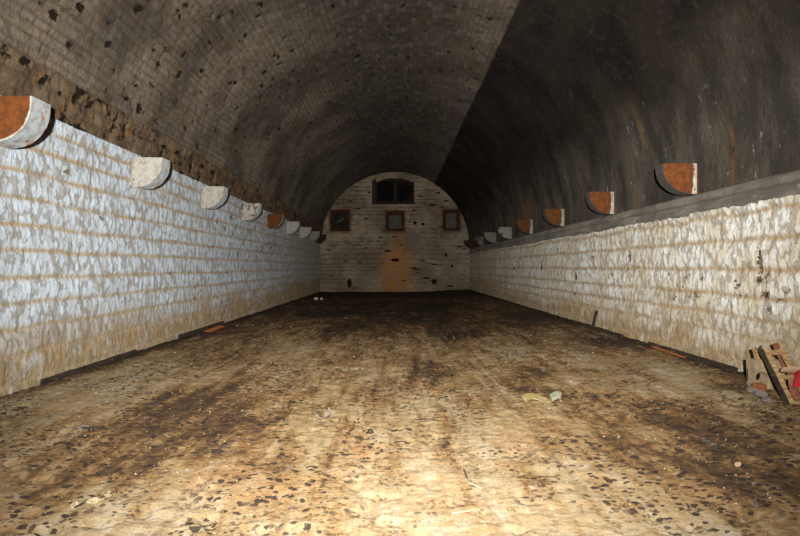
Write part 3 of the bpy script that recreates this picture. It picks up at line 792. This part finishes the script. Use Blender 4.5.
# chips of whitewash: individuals
spots = [(253, 325), (263, 325), (272, 325), (280, 326), (291, 327), (299, 328), (237, 326), (310, 328), (405, 334), (397, 347), (354, 357), (346, 318), (512, 333), (552, 334), (499, 352), (593, 353),
         (96, 393), (107, 402), (91, 430), (75, 432), (85, 436), (604, 437), (655, 439), (679, 438), (619, 437), (735, 447), (747, 474), (736, 504), (716, 519), (571, 382), (336, 404), (329, 409), (303, 478), (605, 482), (662, 430), (640, 470), (545, 340), (620, 352), (450, 366), (470, 395), (376, 349), (180, 381), (148, 363), (175, 353)]
r = random.Random(50)
proto = lump('mortar_chip', (0, 0, 0), (1, .8, .5), M_CHIP, 51, sub=1); proto2 = lump('mortar_chip', (0, 0, 0), (1, .6, .6), M_CHIP, 52, sub=1)
for i, (px, py) in enumerate(spots):
    x, y, z_ = at(px, py)
    o = (proto, proto2)[i] if i < 2 else (proto, proto2)[i % 2].copy()
    if i >= 2: COL.objects.link(o)
    s_ = (1.2+r.random()*1.1)*y/610*(1.2 if y < 10 else 1.0); s_ = min(s_, .085)
    o.scale = (s_, s_, s_); o.location = (x, y, z_-.06*s_); o.rotation_euler = (0, 0, r.uniform(0, 6))
    tag(o, 'small pale chip of fallen whitewash lying on the brown floor', 'stone chip', 'whitewash chips on the floor')
# uncountable crumbs, one object
V = []; F = []
r = random.Random(61)
for k in range(3600):
    y = 3.2+ (r.random()**1.5)*11; x = r.uniform(-4.5, 4.5)
    if abs(x)/y > .72: continue
    s_ = r.uniform(.003, .008)*(.8+y*.09); z_ = fz(x, y)
    a = r.uniform(0, 6.28); i = len(V)
    pts = [(1, 0, .1), (-.3, .8, 0), (-.8, -.5, .1), (.1, .1, .8), (0, 0, -.5)]
    for p in pts:
        q0 = p[0]*math.cos(a)-p[1]*math.sin(a); q1 = p[0]*math.sin(a)+p[1]*math.cos(a)
        V.append((x+q0*s_*r.uniform(.7, 1.3), y+q1*s_*r.uniform(.7, 1.3), z_+p[2]*s_))
    F += [[i, i+1, i+3], [i+1, i+2, i+3], [i+2, i, i+3], [i+1, i, i+4], [i+2, i+1, i+4], [i, i+2, i+4]]
o = mesh_obj('floor_crumbs', V, F, None, M_CRUMB, None, False)
tag(o, 'fine brown and pale crumbs of grit strewn over the whole floor', 'grit', kind='stuff')

# ------------------------------------------------------------------ the heap by the right wall
# hollow block
hx, hy = 4.33, 7.12
zb = fz(hx, hy)
hb = empty('hollow_block', (hx, hy, zb-.02), (math.radians(-4), 0, math.radians(-8)))
tag(hb, 'pale dirty building block with a round dark hole in its side, against the right wall', 'block')
V = []; F = []; N = 24; Wb, Hb, Db = .32, .33, .24; hc = (-.09, .13); hr = .066
def rect_pt(a):
    dx, dz = math.cos(a), math.sin(a)
    cands = []
    if dx > 1e-9: cands.append((Wb/2-hc[0])/dx)
    if dx < -1e-9: cands.append((-Wb/2-hc[0])/dx)
    if dz > 1e-9: cands.append((Hb-hc[1])/dz)
    if dz < -1e-9: cands.append((0-hc[1])/dz)
    t_ = min(cands); return hc[0]+dx*t_, hc[1]+dz*t_
corner = [math.atan2(b_-hc[1], a-hc[0]) for a, b_ in ((Wb/2, Hb), (-Wb/2, Hb), (-Wb/2, 0), (Wb/2, 0))]
angs = sorted([2*math.pi*k/N-math.pi for k in range(N)]+corner); n_ = len(angs)
for yy in (-Db/2, Db/2):
    for a in angs: V.append((hc[0]+hr*math.cos(a), yy, hc[1]+hr*math.sin(a)))
    for a in angs: p = rect_pt(a); V.append((p[0], yy, p[1]))
for k in range(n_):
    q = (k+1) % n_
    F += [[k, q, n_+q, n_+k], [3*n_+k, 3*n_+q, 2*n_+q, 2*n_+k], [k, 2*n_+k, 2*n_+q, q], [n_+k, n_+q, 3*n_+q, 3*n_+k]]
mesh_obj('block', V, F, None, M_STONE, hb, False)
MB().box((hc[0], Db/2-.02, hc[1]), (.14, .03, .14)).build('hole_backing', M_GLASS, hb, 0)  # near-black plate, shade of the hole put into its colour
o = MB().box((0, 0, .045), (.09, .12, .075)).build('broken_brick', M_BRICK, None, .008, .006, 2, 3)
o.location = (4.10, 6.86, fzmax(4.10, 6.86)-.01); o.rotation_euler = (0, 0, .35)
tag(o, 'broken orange brick in front of the block with the round hole', 'brick')
r = random.Random(71)
for i, (px, py, s_, lab) in enumerate([(752, 392, .15, 'grey lump of rubble just below the hole of the pale block'),
        (760, 396, .17, 'largest grey lump of rubble, between the block with the hole and the wooden frame'),
        (768, 402, .13, 'grey lump of rubble at the foot of the leaning wooden frame, on its left')]):
    x, y, z_ = at(px, py)
    tag(lump('rubble_stone', (x, y, z_-.02), (s_, s_, s_*.55), M_RUBBLE, 72+i, (0, 0, r.uniform(0, 3)), sub=3), lab, 'stone', 'rubble stones at the right wall')
plank('wood_splinter', (4.25, 7.14, zb+.29), (4.18, 7.10, zb+.44), .045, .03, M_PINE, 'short pale splinter of wood sticking up from the block with the hole', 'wood piece', 75, 20, nseg=4)
# leaning crate frame
fr = empty('crate_side', (4.10, 6.27, .11))
tag(fr, 'broken pale wooden crate frame with two rungs leaning over the rubble at the right edge', 'frame')
# local axes: up the rails = (−.02, .47, .52) ; across = +x
a0 = np.array([-.02, 0, 0]); up_ = np.array([.0, .50, .53])
def rail(name, xa, xb, wid, thk, mat, tilt=0, k0=0., k1=1.):
    return plank(name, tuple(np.array([xa, 0, 0])+up_*k0), tuple(np.array([xb, 0, 0])+up_*k1), wid, thk, mat, None, None, hash(name) % 7, tilt, fr, nseg=8)
def put(o): return o
# plank() stores the start as location, parented to the empty: coordinates are local
rail('rail', -.01, .00, .06, .03, M_PINE); 
o = rail('rail', .165, .175, .028, .03, M_PINE)
o = rail('side_board', -.052, -.042, .016, .06, M_CHAR, 0, 0, 1.04); o['label'] = 'dark outer edge board'
for k_, w_ in ((.90, .06), (.46, .04), (.03, .05)):
    p = up_*k_
    plank('rung', (-.03, p[1], p[2]+.02), (.21, p[1], p[2]+.02), w_, .025, M_PINE, None, None, int(k_*100), 45, fr, nseg=5)
# boards and cloth behind it
fb = fz(4.3, 6.7)
plank('wooden_board', (4.44, 6.72, fb-.01), (4.36, 7.0, fb+.52), .06, .025, M_REDW, 'reddish brown board leaning on the wall behind the pale crate frame', 'board', 81, 15, nseg=6)
plank('wooden_board', (4.46, 6.6, fb-.01), (4.42, 6.98, fb+.46), .07, .03, M_PINE, 'narrow pale board leaning on the wall at the right edge, behind the red cloth', 'board', 82, 0, nseg=6)
plank('wooden_board', (4.14, 6.52, fb+.30), (4.60, 6.46, fb+.32), .09, .025, M_PINK, 'pinkish flat board lying level across the heap, under the red cloth edge', 'board', 83, 30, nseg=6)
plank('wooden_post', (4.30, 6.52, fb-.02), (4.28, 6.56, fb+.27), .10, .07, M_REDW, 'short dark red-brown post carrying the pinkish level board', 'post', 84, 0, nseg=4)
def cloth(loc):
    n_ = 18; U, Vv = np.meshgrid(np.linspace(0, 1, n_), np.linspace(0, 1, n_), indexing='ij')
    xx = .26*U; zz = -.17*Vv+.03*np.sin(U*7); yy = -.03+.035*np.sin(U*11+Vv*2)*Vv
    P1 = np.stack([xx, yy, zz], -1).reshape(-1, 3); P2 = P1+np.array([0, .006, 0])
    idx = np.arange(n_*n_).reshape(n_, n_); F = []
    for i in range(n_-1):
        for j in range(n_-1):
            q = [int(idx[i, j]), int(idx[i+1, j]), int(idx[i+1, j+1]), int(idx[i, j+1])]; F.append(q); F.append([k+n_*n_ for k in q[::-1]])
    o = mesh_obj('red_cloth', np.concatenate([P1, P2]), F, None, M_RED); o.location = loc
    return o
x_ = (798-395)/610*6.35
tag(cloth((x_, 6.42, fb+.29)), 'bright red cloth hanging over the heap at the right edge of the photo', 'cloth')

# ------------------------------------------------------------------ LIGHT : the camera's flash
sp = bpy.data.lights.new('camera_flash', 'SPOT'); sp.energy = 9700; sp.spot_size = math.radians(86.5); sp.spot_blend = 1.0; sp.shadow_soft_size = .04
sp.color = (1, .965, .90)
so = bpy.data.objects.new('camera_flash', sp); COL.objects.link(so); so.location = (-.10, -.85, EYE+.30)
so.rotation_euler = (math.radians(94.8), 0, 0)
wd = bpy.data.worlds.new('World'); bpy.context.scene.world = wd; wd.use_nodes = True
wd.node_tree.nodes['Background'].inputs[0].default_value = (0, 0, 0, 1)

cam = bpy.data.cameras.new('Camera'); cam.sensor_width = 36; cam.lens = 610/800*36; cam.shift_x = 5/800; cam.shift_y = -1/800
cam.clip_start = .05
co = bpy.data.objects.new('Camera', cam); COL.objects.link(co); co.location = (0, 0, EYE); co.rotation_euler = (math.radians(90), 0, 0)
sc = bpy.context.scene; sc.camera = co
vs = sc.view_settings; vs.view_transform = 'Standard'; vs.look = 'None'; vs.gamma = 1; vs.use_curve_mapping = False; vs.exposure = 0.0
